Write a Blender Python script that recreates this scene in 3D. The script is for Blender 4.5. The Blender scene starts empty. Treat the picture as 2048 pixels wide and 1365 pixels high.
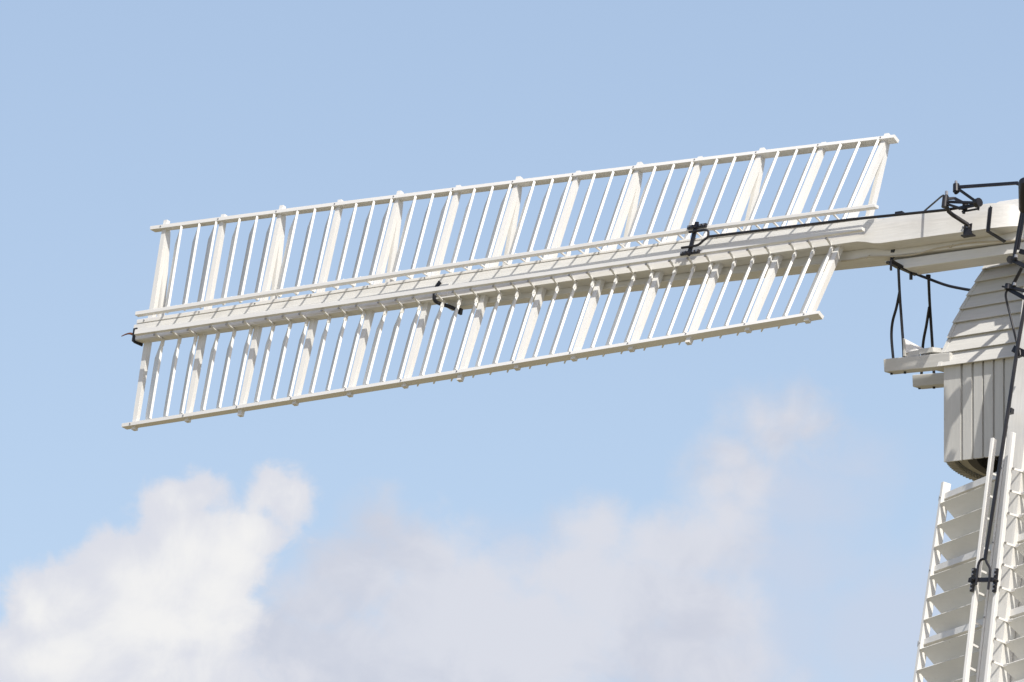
import bpy, bmesh, math, random
from math import sin, cos, pi, radians, sqrt
from mathutils import Vector, Matrix
random.seed(7)
scene = bpy.context.scene
COL = scene.collection

# ------------------------------------------------------------------ frames
# hub frame: e1 = right, e2 = up in the plane of the sails, e3 = out of the mill along the windshaft
FPX = math.exp(9.975053906533926)
HUB_CAM = Vector((5.515211, 1.2895476, -110.0))
def rxyz(ax, ay, az):
    return (Matrix.Rotation(az, 3, 'Z') @ Matrix.Rotation(ax, 3, 'X') @ Matrix.Rotation(ay, 3, 'Y'))
R = rxyz(-0.3494894641, -0.7296643811, -0.1594183969)       # hub frame -> camera frame
TILT, PHI = radians(11.0), radians(-1.22)                    # windshaft tilt, angle of the cross
UP = Vector((sin(PHI)*cos(TILT), cos(PHI)*cos(TILT), sin(TILT)))
Nn = Vector((0, 0, 1))
FW = (Nn - UP*Nn.dot(UP)).normalized()
YW = -FW
XW = YW.cross(UP)
M = Matrix((XW, YW, UP))                                     # hub frame -> world
cam_hub = R.transposed() @ (-HUB_CAM)
cam_off = M @ cam_hub
HUB = Vector((0, 0, 1.7 - cam_off.z))
HUBM = Matrix.Translation(HUB) @ M.to_4x4()

# ------------------------------------------------------------------ camera
cd = bpy.data.cameras.new("camera")
cam = bpy.data.objects.new("camera", cd)
COL.objects.link(cam)
cam.matrix_world = Matrix.Translation(HUB + cam_off) @ (M @ R.transposed()).to_4x4()
cd.sensor_width = 36.0
cd.lens = 36.0*FPX/2048.0
cd.clip_start = 1.0
cd.clip_end = 20000.0
scene.camera = cam
CAMP = HUB + cam_off
CAMR = M @ R.transposed()

def raydir(px, py):
    return (CAMR @ Vector(((px-1024)/FPX, -(py-682.5)/FPX, -1.0)))
def at(px, py, n=0.0):
    """point of the photograph on the plane n metres in front of the hub, hub frame"""
    o = cam_hub; d = R.transposed() @ Vector(((px-1024)/FPX, -(py-682.5)/FPX, -1.0))
    t = (n - o.z)/d.z
    return o + d*t
def atw(px, py, dn):
    """point on the vertical plane dn metres in front of the hub, world"""
    d = raydir(px, py)
    t = ((HUB.y - dn) - CAMP.y)/d.y
    return CAMP + d*t

# ------------------------------------------------------------------ light
SUN_HUB = Vector((0.565, 0.715, 0.41)).normalized()
SUN = (M @ SUN_HUB).normalized()
sun_el = math.asin(SUN.z); sun_az = math.atan2(SUN.x, SUN.y)
sd = bpy.data.lights.new("sun", 'SUN'); sd.energy = 4.6; sd.angle = radians(0.53); sd.color = (1.0, 0.955, 0.88)
so = bpy.data.objects.new("sun", sd); COL.objects.link(so)
so.rotation_euler = (-SUN).to_track_quat('-Z', 'Y').to_euler()
so.location = (30, -60, 80)

scene.view_settings.view_transform = 'Standard'
scene.view_settings.look = 'None'
scene.view_settings.exposure = 0.0
scene.view_settings.gamma = 1.0

# ------------------------------------------------------------------ world: sky and clouds
W = bpy.data.worlds.new("World"); scene.world = W; W.use_nodes = True
nt = W.node_tree; nt.nodes.clear()
def nd(t, **k):
    n = nt.nodes.new(t)
    for a, b in k.items(): setattr(n, a, b)
    return n
def lk(a, b): nt.links.new(a, b)
def mth(op, a, b=None, c=None, clamp=False):
    n = nd('ShaderNodeMath', operation=op, use_clamp=clamp)
    for i, v in enumerate((a, b, c)):
        if v is None: continue
        if isinstance(v, (int, float)): n.inputs[i].default_value = v
        else: lk(v, n.inputs[i])
    return n.outputs[0]
sky = nd('ShaderNodeTexSky', sky_type='NISHITA')
sky.sun_disc = False; sky.sun_elevation = sun_el; sky.sun_rotation = sun_az
sky.air_density = 1.0; sky.dust_density = 1.2; sky.ozone_density = 2.0; sky.altitude = 100
tc = nd('ShaderNodeTexCoord')
sep = nd('ShaderNodeSeparateXYZ'); lk(tc.outputs['Generated'], sep.inputs[0])
az = mth('ARCTAN2', sep.outputs[0], sep.outputs[1])
el = mth('ARCSINE', sep.outputs[2])
D0 = raydir(1024, 682).normalized()
AZ0, EL0 = math.atan2(D0.x, D0.y), math.asin(D0.z)
KA = cos(EL0)*FPX/1000.0; KE = FPX/1000.0
u = mth('MULTIPLY', mth('SUBTRACT', az, AZ0), KA)
v = mth('MULTIPLY', mth('SUBTRACT', el, EL0), KE)
def skypos(px, py):
    d = raydir(px, py).normalized()
    return ((math.atan2(d.x, d.y)-AZ0)*KA, (math.asin(d.z)-EL0)*KE)
cmb = nd('ShaderNodeCombineXYZ'); lk(u, cmb.inputs[0]); lk(v, cmb.inputs[1])
def noise(scale, detail=5, rough=.55, dist=0.0, off=(0, 0, 0), src=None):
    mp = nd('ShaderNodeVectorMath', operation='ADD'); lk(src or cmb.outputs[0], mp.inputs[0]); mp.inputs[1].default_value = off
    n = nd('ShaderNodeTexNoise'); n.inputs['Scale'].default_value = scale; n.inputs['Detail'].default_value = detail
    n.inputs['Roughness'].default_value = rough; n.inputs['Distortion'].default_value = dist
    lk(mp.outputs[0], n.inputs['Vector']); return n
# wobble the coordinates so that cloud edges billow
w1 = noise(7.0, 6, .56, 0.0, (3, 1, 0)); w2 = noise(2.6, 3, .5, 0.0, (9, 4, 0))
def wob(n, amp):
    a = nd('ShaderNodeVectorMath', operation='SUBTRACT'); lk(n.outputs['Color'], a.inputs[0]); a.inputs[1].default_value = (.5, .5, .5)
    b = nd('ShaderNodeVectorMath', operation='SCALE'); lk(a.outputs[0], b.inputs[0]); b.inputs['Scale'].default_value = amp
    return b.outputs[0]
ad1 = nd('ShaderNodeVectorMath', operation='ADD'); lk(cmb.outputs[0], ad1.inputs[0]); lk(wob(w1, .075), ad1.inputs[1])
ad2 = nd('ShaderNodeVectorMath', operation='ADD'); lk(ad1.outputs[0], ad2.inputs[0]); lk(wob(w2, .10), ad2.inputs[1])
def blobs(lst):
    out = None
    for px, py, rx, ry in lst:
        cx, cy = skypos(px, py)
        a = nd('ShaderNodeVectorMath', operation='SUBTRACT'); lk(ad2.outputs[0], a.inputs[0]); a.inputs[1].default_value = (cx, cy, 0)
        b = nd('ShaderNodeVectorMath', operation='MULTIPLY'); lk(a.outputs[0], b.inputs[0]); b.inputs[1].default_value = (1000.0/rx, 1000.0/ry, 0)
        l = nd('ShaderNodeVectorMath', operation='LENGTH'); lk(b.outputs[0], l.inputs[0])
        m = mth('MULTIPLY', mth('SUBTRACT', 1.0, l.outputs['Value']), min(rx, ry)/100.0)
        if out is None: out = m
        else:
            n = nd('ShaderNodeMath', operation='SMOOTH_MAX'); lk(out, n.inputs[0]); lk(m, n.inputs[1]); n.inputs[2].default_value = .24
            out = n.outputs[0]
    return out
def sstep(val, a, b):
    n = nd('ShaderNodeMapRange', interpolation_type='SMOOTHSTEP'); lk(val, n.inputs['Value'])
    n.inputs['From Min'].default_value = a; n.inputs['From Max'].default_value = b
    return n.outputs['Result']
WHITE = [(345, 1010, 62, 58), (390, 1000, 55, 50), (375, 1110, 100, 110), (545, 985, 58, 55), (560, 1020, 50, 55), (505, 1070, 60, 60), (450, 1110, 80, 90), (260, 1160, 125, 95), (150, 1190, 115, 75), (75, 1225, 75, 85),
         (330, 1260, 200, 120), (100, 1320, 200, 100), (430, 1190, 65, 100), (300, 1380, 300, 90)]
GREY = [(760, 1060, 80, 65), (840, 1120, 130, 90), (710, 1160, 130, 100), (640, 1220, 110, 90), (900, 1220, 200, 130), (1000, 1300, 300, 150), (1180, 1060, 85, 75), (1150, 1150, 140, 90), (1330, 1110, 120, 90),
        (1250, 1200, 200, 110), (1440, 1030, 65, 95), (1400, 1090, 110, 80), (1445, 900, 62, 60), (1480, 960, 60, 80), (1510, 830, 60, 48), (1575, 825, 70, 55), (1625, 850, 50, 46), (1540, 860, 80, 60), (1420, 960, 70, 70), (560, 1290, 130, 80), (700, 1340, 260, 120), (1330, 1310, 190, 100), (1400, 1240, 120, 120), (1440, 1350, 140, 80)]
THIN = [(1600, 1000, 190, 120), (1560, 1130, 230, 130), (1500, 1290, 290, 160), (1780, 1250, 240, 160), (1720, 930, 130, 70), (1950, 1180, 180, 160), (1030, 1100, 120, 80), (600, 1160, 110, 70)]
fine = noise(13.0, 7, .62, .3, (1, 7, 0)).outputs['Fac']
fa = mth('MULTIPLY', mth('SUBTRACT', fine, .5), .95)
mw = sstep(mth('ADD', blobs(WHITE), fa), -.22, .24)
mg = sstep(mth('ADD', blobs(GREY), fa), -.42, .62)
mt = sstep(mth('ADD', blobs(THIN), fa), -.4, 1.2)
# lift nearby deep blue toward the milky spring sky of the photograph
tint = nd('ShaderNodeMix', data_type='RGBA', blend_type='MULTIPLY'); tint.inputs['Factor'].default_value = 1.0
lk(sky.outputs[0], tint.inputs['A']); tint.inputs['B'].default_value = (1.51, 1.30, 1.175, 1)
SKYTINT = tint
def mixc(f, a, b):
    n = nd('ShaderNodeMix', data_type='RGBA')
    if isinstance(f, float): n.inputs['Factor'].default_value = f
    else: lk(f, n.inputs['Factor'])
    for s, x in (('A', a), ('B', b)):
        if isinstance(x, tuple): n.inputs[s].default_value = (*x, 1)
        else: lk(x, n.inputs[s])
    return n.outputs['Result']
STR = 0.13
def lin(*c): return tuple(((x/255+.055)/1.055)**2.4/STR if x > 10 else x/255/12.92/STR for x in c)
shade = noise(2.3, 4, .5, .2, (5, 5, 0)).outputs['Fac']
shade3 = mth('ADD', mth('MULTIPLY', shade, .6), mth('MULTIPLY', noise(6.0, 6, .6, .5, (4, 2, 0)).outputs['Fac'], .4))
gcol = mixc(sstep(shade3, .40, .60), lin(205, 209, 222), lin(220, 222, 231))
shade2 = noise(4.2, 6, .58, .4, (2, 8, 0)).outputs['Fac']
wcol = mixc(sstep(mth('ADD', mth('MULTIPLY', blobs(WHITE), .45), mth('MULTIPLY', mth('SUBTRACT', shade2, .5), 1.8)), -.10, .55), lin(221, 223, 232), lin(244, 243, 242))
c0 = mixc(mth('MULTIPLY', mt, .6), tint.outputs['Result'], lin(206, 212, 228))
c1 = mixc(mth('MULTIPLY', mg, .93), c0, gcol)
c2 = mixc(mth('MULTIPLY', mw, .97), c1, wcol)
bg = nd('ShaderNodeBackground'); lk(c2, bg.inputs['Color']); bg.inputs['Strength'].default_value = STR
wo = nd('ShaderNodeOutputWorld'); lk(bg.outputs[0], wo.inputs['Surface'])

# ------------------------------------------------------------------ materials
def material(name, base, rough=.5, grain=0.0, spots=0.0, dirt=0.0, spec=.5, metal=0.0, scale=1.0, grain_axis=0, bump=0.0, dirtcol=(.18, .16, .12)):
    m = bpy.data.materials.new(name); m.use_nodes = True
    t = m.node_tree; N = t.nodes; L = t.links; p = N['Principled BSDF']
    p.inputs['Roughness'].default_value = rough; p.inputs['Metallic'].default_value = metal
    p.inputs['Specular IOR Level'].default_value = spec
    tcn = N.new('ShaderNodeTexCoord')
    mp = N.new('ShaderNodeMapping'); s = [14.0*scale]*3; s[grain_axis] = 1.1*scale; mp.inputs['Scale'].default_value = s
    L.new(tcn.outputs['Object'], mp.inputs['Vector'])
    n1 = N.new('ShaderNodeTexNoise'); n1.inputs['Scale'].default_value = 2.2; n1.inputs['Detail'].default_value = 7; n1.inputs['Roughness'].default_value = .62
    L.new(mp.outputs[0], n1.inputs['Vector'])
    n2 = N.new('ShaderNodeTexNoise'); n2.inputs['Scale'].default_value = 1.3*scale; n2.inputs['Detail'].default_value = 6
    L.new(tcn.outputs['Object'], n2.inputs['Vector'])
    n3 = N.new('ShaderNodeTexNoise'); n3.inputs['Scale'].default_value = 16*scale; n3.inputs['Detail'].default_value = 3
    L.new(tcn.outputs['Object'], n3.inputs['Vector'])
    def mr(src, a, b, c, d):
        q = N.new('ShaderNodeMapRange'); L.new(src, q.inputs['Value'])
        for i, x in zip(('From Min', 'From Max', 'To Min', 'To Max'), (a, b, c, d)): q.inputs[i].default_value = x
        return q.outputs['Result']
    def mx(f, a, b):
        q = N.new('ShaderNodeMix'); q.data_type = 'RGBA'; L.new(f, q.inputs['Factor'])
        for k, x in (('A', a), ('B', b)):
            if isinstance(x, tuple): q.inputs[k].default_value = (*x, 1)
            else: L.new(x, q.inputs[k])
        return q.outputs['Result']
    col = mx(mr(n1.outputs['Fac'], .38, .72, 0, grain), tuple(base), tuple(b*.72 for b in base))
    col = mx(mr(n2.outputs['Fac'], .52, .75, 0, dirt), col, dirtcol)
    col = mx(mr(n3.outputs['Fac'], .70, .76, 0, spots), col, dirtcol)
    L.new(col, p.inputs['Base Color'])
    r2 = mr(n2.outputs['Fac'], .3, .7, max(rough-.1, 0), min(rough+.12, 1)); L.new(r2, p.inputs['Roughness'])
    if bump:
        b = N.new('ShaderNodeBump'); b.inputs['Strength'].default_value = bump; b.inputs['Distance'].default_value = .004
        L.new(n1.outputs['Fac'], b.inputs['Height']); L.new(b.outputs[0], p.inputs['Normal'])
    return m
PAINT = material('white_gloss_paint', (.77, .762, .735), .42, .16, .10, .05, bump=.5)
PAINT_V = material('white_paint_on_bars', (.74, .73, .70), .42, .12, .10, .04, grain_axis=1, bump=.4)
BLADE = material('white_paint_on_shutters', (.77, .765, .735), .5, .12, .25, .10, grain_axis=1, bump=.3)
WHIPM = material('cream_paint_on_whip', (.76, .75, .715), .45, .35, .14, .14, bump=.6, scale=1.2)
CAPW = material('weathered_white_boards', (.62, .61, .575), .6, .35, .25, .22, bump=.6, dirtcol=(.30, .28, .22))
CAPV = material('weathered_white_vertical_boards', (.61, .605, .575), .6, .35, .25, .22, grain_axis=2, bump=.6, dirtcol=(.30, .28, .22))
IRON = material('black_painted_iron', (.012, .012, .016), .38, .2, .5, .15, dirtcol=(.10, .08, .07), scale=2)
BOLT = material('galvanised_bolt', (.42, .41, .40), .35, .2, .4, .2, metal=.8)
RUST = material('rusty_iron', (.20, .075, .04), .8, .5, .4, .4, dirtcol=(.08, .04, .03), scale=3)
CABLE = material('cream_cable', (.55, .50, .40), .6, .1, .2, .1, dirtcol=(.3, .25, .2))
CURB = material('greased_curb_wood', (.40, .37, .30), .7, .5, .4, .5, dirtcol=(.10, .09, .07))
DARK = material('shade_dark_timber', (.05, .045, .04), .8, .5, .3, .4, dirtcol=(.02, .02, .02))  # near-black tone stands for the shade inside the cap and curb
GRASS = material('meadow', (.24, .205, .125), .95, .4, .0, .5, spec=.1, scale=.02, dirtcol=(.16, .145, .085))

# ------------------------------------------------------------------ mesh helpers
class MB:
    def __init__(s): s.v = []; s.f = []
    def hexa(s, a, b):
        """a, b: two loops of equal length, joined and capped"""
        n = len(a); i = len(s.v); s.v += [Vector(p) for p in a] + [Vector(p) for p in b]
        for k in range(n): s.f.append((i+k, i+(k+1) % n, i+n+(k+1) % n, i+n+k))
        s.f.append(tuple(range(i+n-1, i-1, -1))); s.f.append(tuple(range(i+n, i+2*n)))
        return s
    def loft(s, loops):
        n = len(loops[0]); i = len(s.v)
        for l in loops: s.v += [Vector(p) for p in l]
        for j in range(len(loops)-1):
            for k in range(n):
                s.f.append((i+j*n+k, i+j*n+(k+1) % n, i+(j+1)*n+(k+1) % n, i+(j+1)*n+k))
        s.f.append(tuple(range(i+n-1, i-1, -1))); e = i+(len(loops)-1)*n; s.f.append(tuple(range(e, e+n)))
        return s
    def box(s, lo, hi):
        x0, y0, z0 = lo; x1, y1, z1 = hi
        return s.hexa([(x0, y0, z0), (x1, y0, z0), (x1, y1, z0), (x0, y1, z0)], [(x0, y0, z1), (x1, y0, z1), (x1, y1, z1), (x0, y1, z1)])
    def bar(s, p, q, w, h, ref=(0, 0, 1)):
        p = Vector(p); q = Vector(q); d = (q-p).normalized(); ref = Vector(ref)
        a = d.cross(ref)
        if a.length < 1e-4: a = d.cross(Vector((0, 1, 0)))
        a.normalize(); b = a.cross(d).normalized()
        def lp(c): return [c-a*w/2-b*h/2, c+a*w/2-b*h/2, c+a*w/2+b*h/2, c-a*w/2+b*h/2]
        return s.hexa(lp(p), lp(q))
    def tube(s, pts, r, seg=10):
        pts = [Vector(p) for p in pts]; rr = r if isinstance(r, (list, tuple)) else [r]*len(pts)
        loops = []; prev = None
        for i, p in enumerate(pts):
            if i == 0: d = pts[1]-p
            elif i == len(pts)-1: d = p-pts[i-1]
            else: d = (pts[i+1]-p).normalized()+(p-pts[i-1]).normalized()
            d.normalize()
            if prev is None:
                a = d.cross(Vector((0, 0, 1)))
                if a.length < .1: a = d.cross(Vector((0, 1, 0)))
            else: a = prev-d*prev.dot(d)
            a.normalize(); prev = a; b = d.cross(a)
            loops.append([p+(a*cos(2*pi*k/seg)+b*sin(2*pi*k/seg))*rr[i] for k in range(seg)])
        return s.loft(loops)
    def cyl(s, p, axis, r, h, seg=10):
        ax = Vector(axis).normalized(); p = Vector(p); return s.tube([p-ax*h/2, p+ax*h/2], r, seg)
    def build(s, name, mat, parent=None, smooth=False, bevel=0.0):
        me = bpy.data.meshes.new(name); me.from_pydata([tuple(v) for v in s.v], [], s.f)
        bm = bmesh.new(); bm.from_mesh(me); bmesh.ops.recalc_face_normals(bm, faces=bm.faces)
        if bevel:
            bmesh.ops.bevel(bm, geom=[e for e in bm.edges if e.is_manifold and e.calc_face_angle(0) > .5], offset=bevel, segments=1, affect='EDGES')
        bm.to_mesh(me); bm.free()
        if smooth:
            for p in me.polygons: p.use_smooth = True
            me.set_sharp_from_angle(angle=radians(40))
        me.materials.append(mat)
        o = bpy.data.objects.new(name, me); COL.objects.link(o)
        if parent: o.parent = parent
        return o
def smooth_path(pts, n=6):
    pts = [Vector(p) for p in pts]; out = []
    P = [pts[0]*2-pts[1]] + pts + [pts[-1]*2-pts[-2]]
    for i in range(1, len(P)-2):
        for k in range(n):
            t = k/n; a, b, c, d = P[i-1:i+3]
            out.append(.5*((2*b)+(c-a)*t+(2*a-5*b+4*c-d)*t*t+(3*b-a-3*c+d)*t**3))
    out.append(pts[-1]); return out
def thing(name, label, cat, mat=None, group=None):
    o = bpy.data.objects.new(name, None); COL.objects.link(o); o.empty_display_size = .3
    if mat is not None: o.matrix_world = mat
    o['label'] = label; o['category'] = cat
    if group: o['group'] = group
    return o
def tag(o, label, cat, group=None):
    o['label'] = label; o['category'] = cat
    if group: o['group'] = group
def structure(o): o['kind'] = 'structure'; return o

# ------------------------------------------------------------------ the sail
R0, S = 2.721, 0.8
LJ = (.061, .359, .662)
def th(k): x = k/12; return .3338-.3088*x-.0429*x*x-.0072*x**3
def L(r, w, n): return Vector((-r, w, n))
def tw(r, k, wp, np_):
    """point given in the weathered (twisted) frame at bay coordinate k"""
    a = th(k); x = max(k, 0)/12
    return L(r+.046*x, wp*cos(a)+np_*sin(a)+.028*x, -wp*sin(a)+np_*cos(a)-.06*x)
def WU(k): return 1.442-.0834*k/12
def WL(k): return 1.001-.0465*k/12
NP = .19
RODU = ((0, .271), (2.14, .271), (4.66, .306), (6.97, .296), (9.46, .286), (12.4, .257), (14, .25))
def lerp_tab(tab, r):
    for (a, x), (b, y) in zip(tab, tab[1:]):
        if r <= b: return x+(y-x)*max(0, (r-a))/(b-a)
    return tab[-1][1]
def rod_w(r, up): k = (r-R0)/S; return lerp_tab(RODU, r) if up else (.016-.002*k/12)
ALPHA0 = radians(38.0)
BTHICK, CHORD = .026, .245

def shutter(k, up, j):
    ALPHA = ALPHA0+random.gauss(0, .022)
    """one louvre blade with its lever; k in bays from the heel"""
    r = R0+S*k; a = th(k)
    d = Vector((-cos(ALPHA), -sin(ALPHA)))        # chord in (e1, n'): outboard is -e1
    e = Vector((-sin(ALPHA), cos(ALPHA)))          # face normal in (e1, n')
    def P(wp, c, t, lift=.0):
        q = d*c+e*t; return tw(r-q.x, k, wp, .052+q.y)
    lv = tw(r, k, 0, .14)                           # lever runs along n'
    rw = rod_w(r, up)
    base_w = (rw-NP*math.tan(a)*0 - .14*sin(a))     # along w at the foot of the lever
    n_b = NP-.14*cos(a)
    rw = rw+(.040 if up else 0)
    base_w = rw-.14*sin(a)
    wp_in = base_w*cos(a)-n_b*sin(a)
    w_out = WU(k)-.026 if up else -(WL(k)-.026)
    s = 1 if up else -1
    w_in = wp_in+s*.012
    t0, t1 = -BTHICK/2, BTHICK/2
    cut = .088 if up else .085
    m = MB()
    # outline along the blade: (w', chord extent)
    st = [(w_in, .028), (w_in+s*.07, .028+.10), (w_in+s*.15, CHORD), (w_out-s*cut*1.5, CHORD), (w_out-s*.035, .032), (w_out-s*.0, .024)]
    loops = []
    if up:
        for wp, c in st: loops.append([P(wp, -.012, t0), P(wp, c, t0*.55), P(wp, c, t1*.55), P(wp, -.012, t1)])
    else:
        for wp, c in st[:3]: loops.append([P(wp, -.012, t0), P(wp, c, t0*.55), P(wp, c, t1*.55), P(wp, -.012, t1)])
        for wf, wb, c in ((w_out+.12, w_out+.12, CHORD), (w_out+.002, w_out-(.055 if k < 7 else -.01), .185)): loops.append([P(wf, -.012, t0), P(wb, c, t0*.55), P(wb, c, t1*.55), P(wf, -.012, t1)])
    m.loft(loops)
    b = m
    lev = MB()
    foot = tw(r, k, w_in+s*.01, .052); top = L(r, rw, NP)
    mid = foot.lerp(top, .25)
    lev.bar(foot, top, .013, .022, (1, 0, 0))
    lev.bar(foot-tw(r, k, 0, 0)*0+Vector((0, 0, 0)), foot+(tw(r, k, s*.07, 0)-tw(r, k, 0, 0)), .03, .03, (1, 0, 0))
    bo = MB(); bo.cyl(top+Vector((0, -.012, 0)) if not up else top+Vector((0, .006, 0)), (0, 1, 0), .012 if not up else .008, .018 if not up else .022, 8)
    return b, lev, bo

def make_sail(low=False, dl=0.0, rod_r=4.53, ru_end=2.15, rl_end=2.28):
    root = thing('windmill_sail', '', 'sail')
    # whip: tapering spar, twisted a little toward the tip
    secs = [(.42, -.040, .125, -.075, -.10)]
    for i in range(1, 8):
        t = i/7; c = 1-sqrt(max(0, 1-(1-t)**2)); secs.append((.42+.40*t, -.097+.05*c, .187-.045*c, .095-.15*c, -.10))
    secs += [(2.12, -.090, .190, .095, -.10), (2.2, -.080, .195, .095, -.10), (2.32, -.050, .21, .094, -.10), (2.42, -.036, .222, .090, -.10),
            (5.0, -.018, .260, .080, -.09), (8.0, .012, .262, .060, -.08), (12.53, .043, .234, .035, -.065)]
    TWS = {2.42: (.010, -.026), 5.0: (.010, -.020), 8.0: (.005, -.010)}
    def tws(r, i): return TWS.get(r, (0, 0))[i]
    m = MB(); m.loft([[L(r, wb, nf+tws(r, 0)), L(r, wt, nf+tws(r, 1)), L(r, wt, nb), L(r, wb, nb)] for r, wb, wt, nf, nb in secs])
    whip = m.build('whip', WHIPM, root, smooth=True)
    m = MB()
    m.loft([[L(r, a, n+.006), L(r, b, n+.006), L(r, b, n-.01), L(r, a, n-.01)] for r, a, b, n in ((8.0, .04, .17, .063), (12.52, .05, .178, .0355))])
    m.build('facing_strip', WHIPM, whip)
    m = MB()
    m.loft([[L(r, b+.009, nf), L(r, t, nf), L(r, t, .005), L(r, b+.009, .005)] for r, b, t, nf in ((2.26, .214, .235, .066), (2.34, .220, .258, .066), (5.0, .260, .295, .062), (8.0, .262, .302, .053), (12.50, .234, .292, .039))])
    m.build('leading_board', PAINT, root, bevel=.004)
    # sail bars and backstays
    for k in range(13):
        r = R0+S*k; hw = (.037-.006*k/12); hd = .030
        up_ext = .088 if k % 2 == 0 else .068; lo_ext = .085 if k in (2, 6, 10) else .055
        m = MB()
        wu = WU(k)+up_ext; wl = -(WL(k)+lo_ext)
        def sec(w, hw=hw, hd=hd): return [tw(r-hw, k, w, hd), tw(r+hw, k, w, hd), tw(r+hw, k, w, -hd), tw(r-hw, k, w, -hd)]
        m.loft([sec(wl, hw*.8, hd*.85), sec(wl+.20, hw*.95, hd*.9), sec(-.3), sec(.3, hw*1.05), sec(wu-.25, hw*.9), sec(wu, hw*.8, hd*.85)])
        sb = m.build('sail_bar', PAINT_V, root)
        for wc, nf in ((WU(k), .0622), (-WL(k), .0622), (.225/cos(th(k)), None)):
            m = MB()
            if nf: m.cyl(tw(r+.022, k, wc, nf), tw(r, k, 0, 1)-tw(r, k, 0, 0), .009, .012, 8)
            else: m.cyl(L(r+.02+.046*k/12, lerp_tab(((2, .238), (2.4, .245), (5, .280), (8, .286), (12.5, .268)), r), lerp_tab(((2, .068), (5, .064), (8, .055), (12.5, .041)), r)), (0, 0, 1), .009, .012, 8)
            m.build('bolt', BOLT, sb)
        if k % 2 == 0:
            m = MB()
            a = tw(r, k, WU(k)+.01, -.035); b = L(r, .20, -.16-.20*(1-k/12))
            dirw = (b-a).normalized(); X = Vector((1, 0, 0)); T = dirw.cross(X).normalized()
            def bs(c, hw, hd): return [c-X*hw-T*hd, c+X*hw-T*hd, c+X*hw+T*hd, c-X*hw+T*hd]
            mid = a.lerp(b, .45)
            m.loft([bs(a, .020, .022), bs(a.lerp(b, .12), .022, .030), bs(mid, .024, .036), bs(b, .024, .036)])
            m.build('backstay', PAINT_V, root)
    # outer laths
    for up in (1, 0):
        m = MB(); loops = []
        for i in range(25):
            k = -.19+i/24*(12.21+.19)
            if not up: k = -.22+i/24*(12.19+.22)
            wc = WU(k) if up else -WL(k); r = R0+S*k; hh = .020
            loops.append([tw(r, k, wc-hh, .062), tw(r, k, wc+hh, .062), tw(r, k, wc+hh, -.032), tw(r, k, wc-hh, -.032)])
        m.loft(loops); m.build('hemlath', PAINT, root)
    # shutter rods
    for up in (1, 0):
        m = MB(); r1 = ru_end if up else rl_end; r2 = 12.37 if up else 12.33
        loops = []
        for i in range(13):
            r = r1+(r2-r1)*i/12; x = i/12; b = rod_w(r, up)+(0 if up else .012); h = (.036+.008*x) if up else (.036+.022*x)
            wv = .0015*sin(i*2.1)
            bn = .156 if up else .168; loops.append([L(r, b+wv, bn), L(r, b+h+wv, bn), L(r, b+h+wv, .220), L(r, b+wv, .220)])
        m.loft(loops); m.build('shutter_rod', PAINT, root, bevel=.003)
    # shutters
    for up in (1, 0):
        for j in range(36):
            k = j//3+LJ[j % 3]+dl+random.gauss(0, .003)
            b, lev, bo = shutter(k, up, j)
            so_ = b.build('shutter', BLADE, root)
            bm_ = PAINT if up else BOLT
            lev.build('lever', PAINT_V, so_); bo.build('bolt', bm_, so_, smooth=True)
    # yoke that joins the two shutter rods, with its fork
    m = MB(); y = rod_r
    pu = L(y-.03, rod_w(y, 1)+.03, .238); pl = L(y+.01, rod_w(y, 0)+.025, .238)
    m.bar(pu+Vector((0, .045, .012)), pl-Vector((0, .025, -.012)), .044, .02, (0, 0, 1))
    for c in (pu, pl):
        m.bar(c-Vector((.125, 0, 0)), c+Vector((.125, 0, 0)), .038, .026, (0, 0, 1))
        m.cyl(c+Vector((-.01, -.02, .03)), (0, 0, 1), .017, .075, 8)
    yk = m.build('yoke', IRON, root)
    m = MB()
    for c in (pu, pl):
        for x in (-.10, -.055, .055, .10): m.cyl(c+Vector((x, .002, .022)), (0, 0, 1), .011, .014, 8)
    m.build('bolt', BOLT, yk, smooth=True)
    m = MB(); au = pu+Vector((0, -.070, .032)); al = pl+Vector((0, .055, .032)); cxm = au.lerp(al, .5)
    fk = smooth_path([au-Vector((.07, 0, 0)), au+Vector((.06, 0, 0)), au+Vector((.145, -.002, .0)), au+Vector((.19, -.025, .0)), cxm+Vector((.215, .0, 0)), al+Vector((.185, .05, 0)),
                      al+Vector((.125, .008, 0)), al+Vector((.04, 0, 0)), al-Vector((.10, 0, 0))], 5)
    m.tube(fk, .0135, 8); m.build('fork', IRON, yk, smooth=True)
    root['_fork'] = tuple(cxm+Vector((.215, 0, 0)))
    return root

def finish(root, label, mat, group='sails of the windmill'):
    fk = tuple(root['_fork'])
    del root['_fork']
    root['label'] = label; root['group'] = group; root.matrix_world = mat
    return Vector(fk)
def sail_matrix(extra): return HUBM @ extra
left = make_sail()
Rz90 = Matrix.Rotation(pi/2, 4, 'Z')
fork_left = finish(left, 'long left sail, almost horizontal against the sky, its white shutters seen edge-on', sail_matrix(Matrix.Identity(4)))
m = MB(); m.bar(at(270.5, 658, .045), at(268, 684, .035), .036, .03, (1, 0, 0)); m.bar(at(268, 683, .035), at(285, 690.5, -.07), .018, .034, (0, 1, 0)); m.bar(at(268, 659, .04), at(275, 657.5, .04), .016, .02)
ts = m.build('tip_strap', IRON, left)
m = MB(); pts = smooth_path([at(267, 669.5, .0), at(260, 667.5, .0), at(252, 669, .0), at(243, 673, .0)], 5)
m.tube(pts, [.016-.011*i/(len(pts)-1) for i in range(len(pts))], 6); m.build('horn', RUST, left)
low = make_sail(low=True, dl=.062, rod_r=4.03, ru_end=2.46, rl_end=2.43)
LOWX = Matrix.Translation((.015, -.02, 0)) @ Matrix.Rotation(.0276, 4, 'Z') @ Matrix.Rotation(.0211, 4, 'X') @ Rz90
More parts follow.
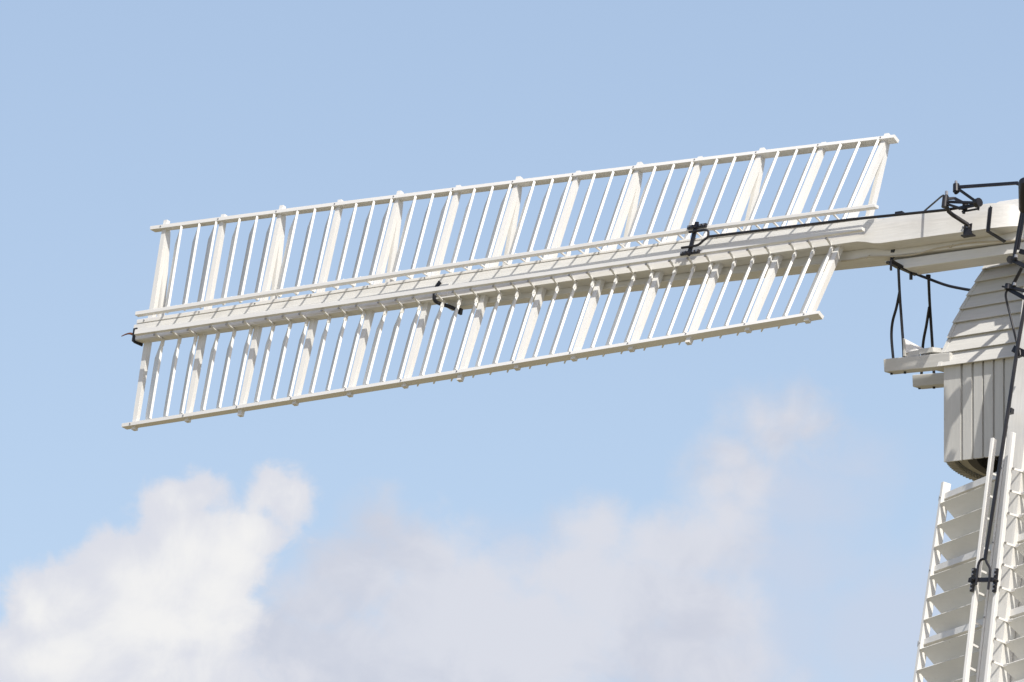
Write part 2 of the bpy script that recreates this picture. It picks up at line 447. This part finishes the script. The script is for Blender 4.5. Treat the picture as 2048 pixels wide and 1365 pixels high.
fork_low = finish(low, 'lower sail hanging down below the cap, broad white shutters seen from underneath', sail_matrix(LOWX))

def copy_tree(o, parent=None):
    c = o.copy(); COL.objects.link(c)
    if parent: c.parent = parent
    for ch in list(o.children): copy_tree(ch, c)
    return c
upper = copy_tree(left); upper.matrix_world = sail_matrix(Matrix.Rotation(-pi/2, 4, 'Z'))
upper['label'] = 'upper sail rising above the cap'
right = copy_tree(left); right.matrix_world = sail_matrix(Matrix.Rotation(pi, 4, 'Z'))
right['label'] = 'sail opposite the long left sail, beyond the spider'

# ------------------------------------------------------------------ stocks behind the whips
def make_stock(mat, label, main=True):
    root = thing('sail_stock', label, 'stock', mat, 'stocks of the windmill')
    m = MB()
    # (r, w bottom, w top, n front, n back)
    half = [(0, -.185, .16, -.105, -.36), (2.3, -.150, .16, -.105, -.33), (5.0, -.085, .14, -.105, -.28), (8.10, -.045, .10, -.07, -.17)]
    secs = [(-a, b, c, d, e) for a, b, c, d, e in half[:0:-1]] + half
    m.loft([[L(r, wb, nf), L(r, wt, nf), L(r, wt, nb), L(r, wb, nb)] for r, wb, wt, nf, nb in secs])
    m.build('beam', WHIPM, root, bevel=.006)
    # clamps below and above the stock, with chamfered ends
    m = MB()
    m.loft([[L(r, wb, -.135), L(r, -.19-.0, -.135), L(r, -.19, -.335), L(r, wb, -.335)] for r, wb in ((-2.2, -.21), (-1.92, -.305), (1.92, -.305), (2.14, -.222), (2.21, -.195))])
    m.build('clamp', WHIPM, root, bevel=.005)
    m = MB()
    m.loft([[L(r, .165, -.12), L(r, wt, -.12), L(r, wt, -.335), L(r, .165, -.335)] for r, wt in ((-1.1, .20), (-.8, .30), (.8, .30), (1.1, .20))])
    m.build('clamp', WHIPM, root, bevel=.005)
    return root
horiz = make_stock(HUBM, 'white timber stock running behind the left sail, tapering and strapped near mid-sail')
vert = make_stock(HUBM @ LOWX, 'upright white stock behind the lower sail')
# mid-sail strap, cable, clamp strap on the horizontal stock
m = MB()
a = [at(868, 596, .095), at(868, 590, .095)]
P1, P2 = at(880.5, 564, .070), at(872, 575.5, .072)
m.bar(P1, P2, .05, .012, (0, 0, 1))
m.tube(smooth_path([at(869, 588, .098), at(869, 600, .092), at(878, 607, .03), at(900, 614, -.02), at(921, 624, -.05)], 5), .021, 8)
m.box(at(921, 624, -.05)-Vector((.016, .03, .02)), at(921, 622, -.05)+Vector((.016, .025, .02)))
m.build('strap', IRON, horiz)
m = MB()
m.tube(smooth_path([at(2034, 481, -.10), at(1995, 483, -.10), at(1940, 486, -.10), at(1903, 492, -.10), at(1870, 498, -.10), at(1830, 509, -.10), at(1790, 513, -.10), at(1740, 514, -.10), at(1700, 521, -.10), at(1660, 524, -.14)], 5), .010, 6)
for px, py in ((1902, 493), (1736, 514)): m.cyl(at(px, py, -.095), (.8, .6, 0), .008, .05, 6)
m.build('cable', CABLE, horiz)
m = MB()
m.bar(at(1786, 496, -.094), at(1785, 516, -.128), .05, .012); m.bar(at(1785, 512, -.125), at(1782, 527, -.125), .035, .012); m.cyl(at(1782, 532, -.13), (0, 1, 0), .011, .07, 8)
m.build('strap', IRON, horiz)

# straps and bracket on the whips near the hub
m = MB()
m.bar(at(1981, 415, .094), at(1976, 464, .094), .042, .012); m.bar(at(1976, 463, .09), at(2010, 484, -.10), .010, .045, (1, 0, 0)); m.bar(at(1981, 416, .088), at(1990, 416, .01), .04, .01, (1, 0, 0))
m.build('whip_strap', IRON, left)
m = MB(); m.box(at(1811, 433, .02), at(1790, 424, .09)); m.build('rod_guide', IRON, left)
m = MB(); m.bar(at(1935, 471, .091), at(1937, 449, .091), .105, .014); m.bar(at(1925, 473.5, .12), at(1948, 470, .12), .06, .012, (0, 1, 0))
bk = m.build('crank_bracket', IRON, left)
m = MB(); m.cyl(at(1936, 453.5, .104), (0, 0, 1), .017, .02); m.cyl(at(1926, 455, .104), (0, 0, 1), .011, .014); m.build('bolt', BOLT, bk, smooth=True)

# striking rods from the spider to each yoke
HI = HUBM.inverted()
def into(root, p): return root.matrix_world.inverted() @ (HUBM @ p)
m = MB()
m.tube([fork_left, at(1700, 439.5, .285), at(1890, 420.5, .30), at(1957, 410, .32)], .0155, 8)
m.build('striking_rod', IRON, left)
m = MB()
fl = LOWX @ fork_low
m.tube([fl, at(2012, 850, .30), at(2036, 690, .31), at(2052, 600, .32)], .020, 8)
sr = m.build('striking_rod', IRON, low); sr.matrix_local = LOWX.inverted()
m = MB(); m.bar(at(2021, 818, .15), at(2020, 828, .15), .06, .05); g_ = m.build('rod_guide', IRON, low); g_.matrix_local = LOWX.inverted()

# ------------------------------------------------------------------ spider and bell cranks (all black iron, turn with the sails)
gear = thing('striking_gear', 'black iron spider and jointed bell cranks in front of the hub, bolted together', 'striking gear', HUBM)
def tubes(name, lst, parent=gear, mat=IRON, seg=8):
    m = MB()
    for pts, r in lst: m.tube([at(*p) for p in pts], r, seg)
    return m.build(name, mat, parent, smooth=True)
def bars(name, lst, parent=gear, mat=IRON):
    m = MB()
    for p, q, w, h in lst: m.bar(at(*p), at(*q), w, h)
    return m.build(name, mat, parent, bevel=.003)
bars('spider_arm', [((2036, 366.5, .55), (1913, 375, .50), .034, .022), ((2030, 366.6, .55), (2046, 372, .57), .030, .022)])
bars('spider_arm', [((2044, 425, .50), (2027, 520, .45), .036, .02), ((2050, 423, .50), (2036, 500, .45), .026, .02)])
m = MB(); m.tube([at(2052, 362, .60), at(2053, 368, .60), at(2054, 420, .45), at(2052, 432, .40)], [.075, .085, .085, .04], 14); m.build('spider_boss', IRON, gear, smooth=True)
bars('link', [((1916, 378, .50), (1954, 405, .42), .030, .024)])
m = MB(); m.tube([at(1912.5, 369, .50), at(1912.5, 384, .50)], [.034, .036], 10); m.tube([at(1912, 384, .50), at(1913, 386, .50)], .026, 10); m.build('pin_joint', IRON, gear, smooth=True)
m = MB(); m.tube([at(1912, 362.5, .50), at(1912, 369, .50)], [.014, .018], 8); m.build('bolt', BOLT, gear, smooth=True)
bars('crank_frame', [((1893, 404, .42), (1950, 406, .38), .028, .02), ((1894, 398, .40), (1909, 397, .36), .026, .022), ((1909, 397, .36), (1932, 409, .33), .032, .022),
                     ((1892, 408, .42), (1930, 420, .33), .024, .02), ((1918, 417, .34), (1952, 410, .38), .036, .02), ((1924, 424, .32), (1957, 418, .34), .018, .018)])
m = MB(); m.cyl(at(1955.5, 406, .39), (.95, .1, .2), .048, .055, 10); m.cyl(at(1930, 414, .34), (0, 1, 0), .030, .07, 10); m.cyl(at(1928, 423, .33), (0, 1, 0), .016, .05, 8); m.cyl(at(1957, 417, .34), (0, 1, 0), .012, .04, 8); m.build('pin_joint', IRON, gear, smooth=True)
m = MB(); m.tube([at(1891.5, 393, .41), at(1889.5, 415, .41)], [.033, .036], 10); m.build('pin_joint', IRON, gear, smooth=True)
m = MB(); m.tube([at(1893, 383, .41), at(1893, 391, .41)], [.016, .018], 8); m.build('bolt', BOLT, gear, smooth=True)
tubes('crank_leg', [(((1893, 412, .40), (1897, 423, .33), (1905, 430, .27), (1930, 446, .15), (1936, 450, .12)), .022)])
tubes('stay_rod', [(((1887, 391, .40), (1882, 394, .37), (1846, 425, .09), (1841, 430, .085)), .0095)])
# lower set, beside the lower sail
m = MB(); m.cyl(at(2021, 520, .42), (.5, -.2, .8), .040, .05, 10); m.cyl(at(2032, 516, .42), (0, 1, 0), .02, .05, 8); m.build('pin_joint', IRON, gear, smooth=True)
bars('link', [((2020, 518, .42), (2052, 534, .38), .046, .03)])
tubes('link', [(((2044, 536, .36), (2025, 572, .30)), .019)])
bars('crank_frame', [((2014, 573, .30), (2052, 583, .30), .034, .03), ((2016, 578, .28), (2052, 598, .26), .044, .02), ((2004, 573.5, .30), (2013, 575, .30), .018, .015)])
bars('spider_arm', [((2040, 503, .40), (2052, 506, .40), .05, .03)])
m = MB(); m.cyl(at(2016, 574, .30), (0, 1, 0), .034, .055, 10); m.cyl(at(2028, 571, .30), (0, 1, 0), .026, .05, 10); m.build('pin_joint', IRON, gear, smooth=True)
m = MB(); m.cyl(at(2029, 569, .33), (0, 1, 0), .018, .03, 8); m.cyl(at(2032, 513, .46), (0, 1, 0), .018, .03, 8); m.build('bolt', BOLT, gear, smooth=True)
m = MB(); m.tube(smooth_path([at(2016, 579, .28), at(2012, 586, .27), at(2012, 597, .26), at(2018, 622, .22), at(2035, 692, .15), at(2037, 702, .12)], 6), .012, 8); m.build('stay_rod', IRON, gear, smooth=True)
bars('rod_clamp', [((2027, 698, .26), (2052, 709, .24), .07, .04), ((2038, 703, .26), (2039, 714, .26), .06, .05)])

# windshaft and poll end
shaft = thing('windshaft', 'windshaft poll end where the white stocks cross', 'windshaft', HUBM)
m = MB(); m.loft([[Vector((x, y, z)) for x, y in ((-.30, -.30), (.30, -.30), (.30, .30), (-.30, .30))] for z in (-.55, -.37)]); m.build('poll_end', IRON, shaft, bevel=.02)
m = MB(); m.tube([(0, 0, -2.4), (0, 0, -.5)], .24, 20); m.tube([(0, 0, -.1), (0, 0, .42)], .035, 10); m.build('shaft', IRON, shaft, smooth=True)
m = MB(); m.loft([[Vector((x, y, z)) for x, y in ((-.30, -.2), (.30, -.2), (.30, .19), (-.30, .19))] for z in (-.103, -.015)]); m.build('hub_block', WHIPM, shaft, bevel=.01)

# ------------------------------------------------------------------ cap
CY = 2.83                       # centre of the cap behind the hub
SD = -.15                       # the skirt stands this far in front of (or behind) the hub's vertical plane
CAP = Matrix.Translation((0, HUB.y+CY, atw(1890, 930, SD).z))
CI = CAP.inverted()
cap = thing('boarded_cap_house', 'white boarded cap with lapped boards on the breast and an upright boarded skirt', 'windmill cap', CAP)
def q(px, py, dn): return CI @ atw(px, py, dn)
lapL = [(1873.5, 733.5), (1881.5, 706), (1893, 676), (1904, 646), (1917.5, 619), (1931.5, 592), (1948, 564.5), (1963, 539), (1976, 514), (1989, 490), (2001, 467)]
slope = [-.133, -.147, -.150, -.158, -.165, -.172, -.180, -.183, -.18, -.18, -.18]
def dnr(i): return -.10-.065*i
XR = 2335.0
def ry(i): return lapL[i][1]+(slope[i]*.35-.145*.65)*(XR-lapL[i][0])
XM = 2060.0
def my(i): return lapL[i][1]+slope[i]*(XM-lapL[i][0])
# lapped weatherboards, each leaning out over the one below it, the breast leaning back as it rises
for i in range(len(lapL)-1):
    (xa, ya), (xb, yb) = lapL[i], lapL[i+1]
    f0, f1 = dnr(i), dnr(i+1)-.060
    A = [q(xa+6, ya-.8, f0), q(XM, my(i), f0), q(XR-i*14, ry(i), f0), q(XR-i*14-14, ry(i+1)-3, f1), q(XM, my(i+1)-4, f1), q(xb+5, yb-4, f1)]
    mm = MB(); mm.hexa(A, [p+Vector((0, .042, 0)) for p in A]); mm.build('weatherboard', CAPW, cap)
for i in range(len(lapL)-1):
    (xa, ya), (xb, yb) = lapL[i], lapL[i+1]
    f0, f1 = dnr(i)+.004, dnr(i+1)-.030
    A = [q(xa, ya, f0), q(xa+7.5, ya-1.1, f0), q(xb+9.5, yb-1.2, f1), q(xb+2.6, yb+.5, f1)]
    mm = MB(); mm.hexa(A, [p+Vector((0, .06, 0)) for p in A]); mm.build('corner_board', CAPW, cap)
# roof vault: the outline of the breast carried straight back
side = [q(px+9, py, dnr(i)-.06) for i, (px, py) in enumerate(lapL)]
side += [side[-1]+Vector((.35, .12, .42)), Vector((0, side[-1].y+.2, side[-1].z+.62))]
prof = side+[Vector((-p.x, p.y, p.z)) for p in side[-2::-1]]
mm = MB(); n = len(prof)
for back, s_ in ((0, 1.0), (2.0, 1.0), (3.4, .96), (4.3, .70)):
    for p in prof: mm.v.append(Vector((p.x*s_, (p.y if back == 0 else side[0].y+back), side[0].z+(p.z-side[0].z)*s_)))
for a_ in range(3):
    for b_ in range(n-1): mm.f.append((a_*n+b_, a_*n+b_+1, (a_+1)*n+b_+1, (a_+1)*n+b_))
mm.f.append(tuple(range(n))); mm.f.append(tuple(range(4*n-1, 3*n-1, -1)))
mm.build('roof', CAPW, cap)
# skirt: upright boards with narrow sunk gaps between them
bx = [1887.8, 1921.0, 1943.0, 1964.2, 1985.5, 2006, 2028, 2050, 2073, 2096, 2120, 2145, 2170, 2196, 2222, 2250, 2280, 2312, 2342]
def skt(x): return 735.5-.132*(x-1888)
def skb(x): return 924.5-.118*(x-1888)
for i in range(len(bx)-1):
    x0, x1 = bx[i], bx[i+1]; g0 = x0+(4.6 if i else 0)+random.uniform(-.4, .4)
    A = [q(g0, skb(g0), SD), q(x1, skb(x1), SD), q(x1-.2, skt(x1)-6, SD), q(g0-.2, skt(g0)-6, SD)]
    mm = MB(); mm.hexa(A, [p+Vector((0, .027, 0)) for p in A]); mm.build('skirt_board', CAPV, cap)
A = [q(1888.5, skb(1888.5)-1, SD-.028), q(2341, skb(2341)-1, SD-.028), q(2341, skt(2341), SD-.028), q(1888.5, skt(1888.5), SD-.028)]
mm = MB(); mm.hexa(A, [p+Vector((0, .02, 0)) for p in A]); mm.build('skirt_backing', CAPV, cap)
zt = q(1888, 733, SD).z; zl = q(1888, 925, SD).z; zr = zl+.43
c0 = q(1889, 800, SD-.07); c1 = q(2341, 800, SD-.07)
mm = MB(); poly = [(c0.x, c0.y), (c0.x-.40, c0.y+.56), (c0.x-.85, c0.y+1.2), (-2.72, .0), (-2.4, 1.5), (-1.4, 2.5), (0, 2.8), (1.4, 2.5), (2.4, 1.5), (2.72, .0), (-c0.x+.95, c0.y+1.25), (-c0.x, c0.y)]
k = len(poly)
for x_, y_ in poly: mm.v.append(Vector((x_, y_, zr+.12))); mm.v.append(Vector((x_, y_, zt)))
for i in range(k-1): mm.f.append((2*i, 2*i+2, 2*i+3, 2*i+1))
mm.build('skirt_side', CAPV, cap)
mm = MB(); A = [Vector((x_*.99, y_*.99, zt-.03)) for x_, y_ in poly]; mm.hexa(A, [p+Vector((0, 0, .03)) for p in A]); mm.build('cap_floor', DARK, cap)  # floor coloured dark, standing for the unlit inside of the cap

# beams of the small platform beside the cap
def beam(name, tl, tr, br, bl, dn, depth, parent, mat=CAPW, bev=.006):
    A = [q(*bl, dn), q(*br, dn), q(*tr, dn), q(*tl, dn)]
    mm = MB(); mm.hexa(A, [p+Vector((0, depth, 0)) for p in A]); return mm.build(name, mat, parent, bevel=bev)
# platform is part of the cap: it turns with it
beam('platform_beam', (1766.5, 718.5), (1900, 705), (1900, 732), (1768, 744.5), -.13, .16, cap)
beam('platform_beam', (1824, 750), (1900, 744.5), (1900, 768), (1825, 774), -.85, .16, cap)
beam('platform_board', (1809, 705.5), (1838, 700), (1838, 711), (1811, 714), -.17, .02, cap, bev=0)
mm = MB(); A = [q(1806, 677, -.15), q(1845, 697, -.27), q(1836, 704, -.2), q(1810, 706, -.15)]
mm.hexa(A, [p+Vector((.004, .02, 0)) for p in A]); mm.build('gusset', PAINT, cap)
mm = MB(); A = [q(1838, 699, -.16), q(1865, 694.5, -.16), q(1866, 703.5, -.16), q(1838, 709, -.16)]
mm.hexa(A, [p+Vector((.10, .42, .02)) for p in A]); mm.build('platform_board', CAPW, cap)
mm = MB(); A = [q(1805.5, 677, -.14), q(1808, 678, -.14), q(1810, 712, -.14), q(1806.5, 713, -.14)]
mm.hexa(A, [p+Vector((0, .03, 0)) for p in A]); mm.build('gusset_edge', CAPW, cap)
for px, py, dn in ((1783, 745, -.2), (1810, 743, -.2), (1839, 774, -.93), (1868, 773, -.93)):
    mm = MB(); mm.cyl(q(px, py, dn), (0, 0, 1), .014, .05, 8); mm.build('bolt', IRON, cap, smooth=True)
mm = MB(); A = [q(1860, 739, -.16), q(1889, 734, -.16)]
mm.hexa([A[0], A[1], A[1]+Vector((0, .7, 0)), A[0]+Vector((.1, .7, 0))], [p+Vector((0, 0, .03)) for p in (A[0], A[1], A[1]+Vector((0, .7, 0)), A[0]+Vector((.1, .7, 0)))]); mm.build('platform_board', CAPW, cap)

# guard rail with forked stanchions on that platform
rail = thing('guard_rail', 'black hand rail on two forked stanchions standing on the beams beside the cap', 'guard rail', CAP)
mm = MB()
mm.tube(smooth_path([q(1784, 522, .02), q(1800, 531, -.06), q(1824, 545, -.2), q(1857, 558, -.42), q(1893, 571, -.68), q(1925, 578, -.95), q(1950, 582, -1.15)], 5), .0155, 8)
mm.build('rail', IRON, rail, smooth=True)
mm = MB(); mm.bar(q(1774, 524.5, .05), q(1832, 550, -.25), .050, .022, (0, 0, 1)); mm.cyl(q(1822, 554, -.2), (0, 0, 1), .018, .06, 8); mm.cyl(q(1782, 531, .04), (0, 0, 1), .013, .11, 8)
mm.build('rail_clamp', IRON, rail)
def stanchion(paths):
    mm = MB()
    for p, r in paths: mm.tube(smooth_path(p, 6), r, 8)
    mm.build('stanchion', IRON, rail, smooth=True)
stanchion([([q(1796.5, 530, -.08), q(1799.5, 590, -.12), q(1803, 640, -.16), q(1806.5, 690, -.18), q(1807.5, 716, -.18)], .0155),
           ([q(1799, 585, -.12), q(1793, 615, -.16), q(1785, 645, -.18), q(1783, 675, -.2), q(1786.5, 718, -.22)], .0155)])
stanchion([([q(1857, 553, -.42), q(1859, 600, -.6), q(1861.5, 640, -.75), q(1865, 695, -.86), q(1868, 750, -.9)], .0155),
           ([q(1858.5, 615, -.65), q(1853, 650, -.76), q(1846, 690, -.86), q(1843, 750, -.9)], .0155)])
mm = MB(); mm.cyl(q(1856.5, 553, -.42), (0, 0, 1), .026, .03, 8); mm.build('rail_collar', IRON, rail, smooth=True)

# ------------------------------------------------------------------ toothed curb under the cap
zc = zr
curb = thing('toothed_curb', 'round toothed curb ring showing its cogs below the skirt of the cap', 'curb', Matrix.Translation((-.35, HUB.y+CY, CAP.translation.z+zc)))
def ringmesh(r0, r1, z0, z1, seg=120):
    mm = MB()
    for i in range(seg):
        a = 2*pi*i/seg
        for r_, z_ in ((r0, z0), (r1, z0), (r1, z1), (r0, z1)): mm.v.append(Vector((r_*cos(a), r_*sin(a), z_)))
    for i in range(seg):
        j = (i+1) % seg
        for k in range(4): mm.f.append((i*4+k, j*4+k, j*4+(k+1) % 4, i*4+(k+1) % 4))
    return mm
ringmesh(2.24, 2.377, -.03, .10).build('ring', CURB, curb, smooth=True)
ringmesh(2.378, 2.397, -.02, .10).build('shade_rim', DARK, curb, smooth=True)  # shade between the cogs, put into the colour of this band
ringmesh(2.17, 2.268, -.055, .10).build('inner_ring', DARK, curb, smooth=True)
mm = MB(); nt_ = 200
for i in range(nt_):
    a = 2*pi*i/nt_; c, s_ = cos(a), sin(a); t = Vector((-s_, c, 0)); o_ = Vector((c, s_, 0))
    def tp(rr, tt, z): return o_*rr+t*tt+Vector((0, 0, z))
    mm.hexa([tp(2.398, -.019, -.075), tp(2.492, -.015, -.075), tp(2.492, .015, -.075), tp(2.398, .020, -.075)], [tp(2.398, -.020, .03), tp(2.492, -.010, .03), tp(2.492, .010, .03), tp(2.398, .020, .03)])
mm.build('cogs', CURB, curb)

# ------------------------------------------------------------------ tower
tz = CAP.translation.z+zc-.05
tower = thing('windmill_tower', 'tapering white tower of the windmill standing behind the lower sail', 'windmill tower', Matrix.Translation((-.35, HUB.y+CY, 0)))
mm = MB(); seg = 8; rows = 70; off = pi/8
def tr(z): return 1.95+(tz-z)*.105
for i in range(rows):
    z0 = tz*(i)/rows; z1 = tz*(i+1)/rows
    a = [Vector((cos(off+2*pi*k/seg), sin(off+2*pi*k/seg), 0)) for k in range(seg)]
    mm.loft([[p*(tr(z0)+.03)+Vector((0, 0, z0)) for p in a], [p*tr(z1)+Vector((0, 0, z1-.002)) for p in a]])
mm.build('wall', CAPW, tower)
mm = MB()
mm.tube([(0, 0, tz-.2), (0, 0, tz+.06)], 1.93, 8); mm.build('top_frame', DARK, tower)

# ------------------------------------------------------------------ ground to the horizon
mm = MB(); G = 6000.0
mm.v += [Vector((-G, -G, 0)), Vector((G, -G, 0)), Vector((G, G, 0)), Vector((-G, G, 0))]; mm.f.append((0, 1, 2, 3))
g = mm.build('ground', GRASS); structure(g)
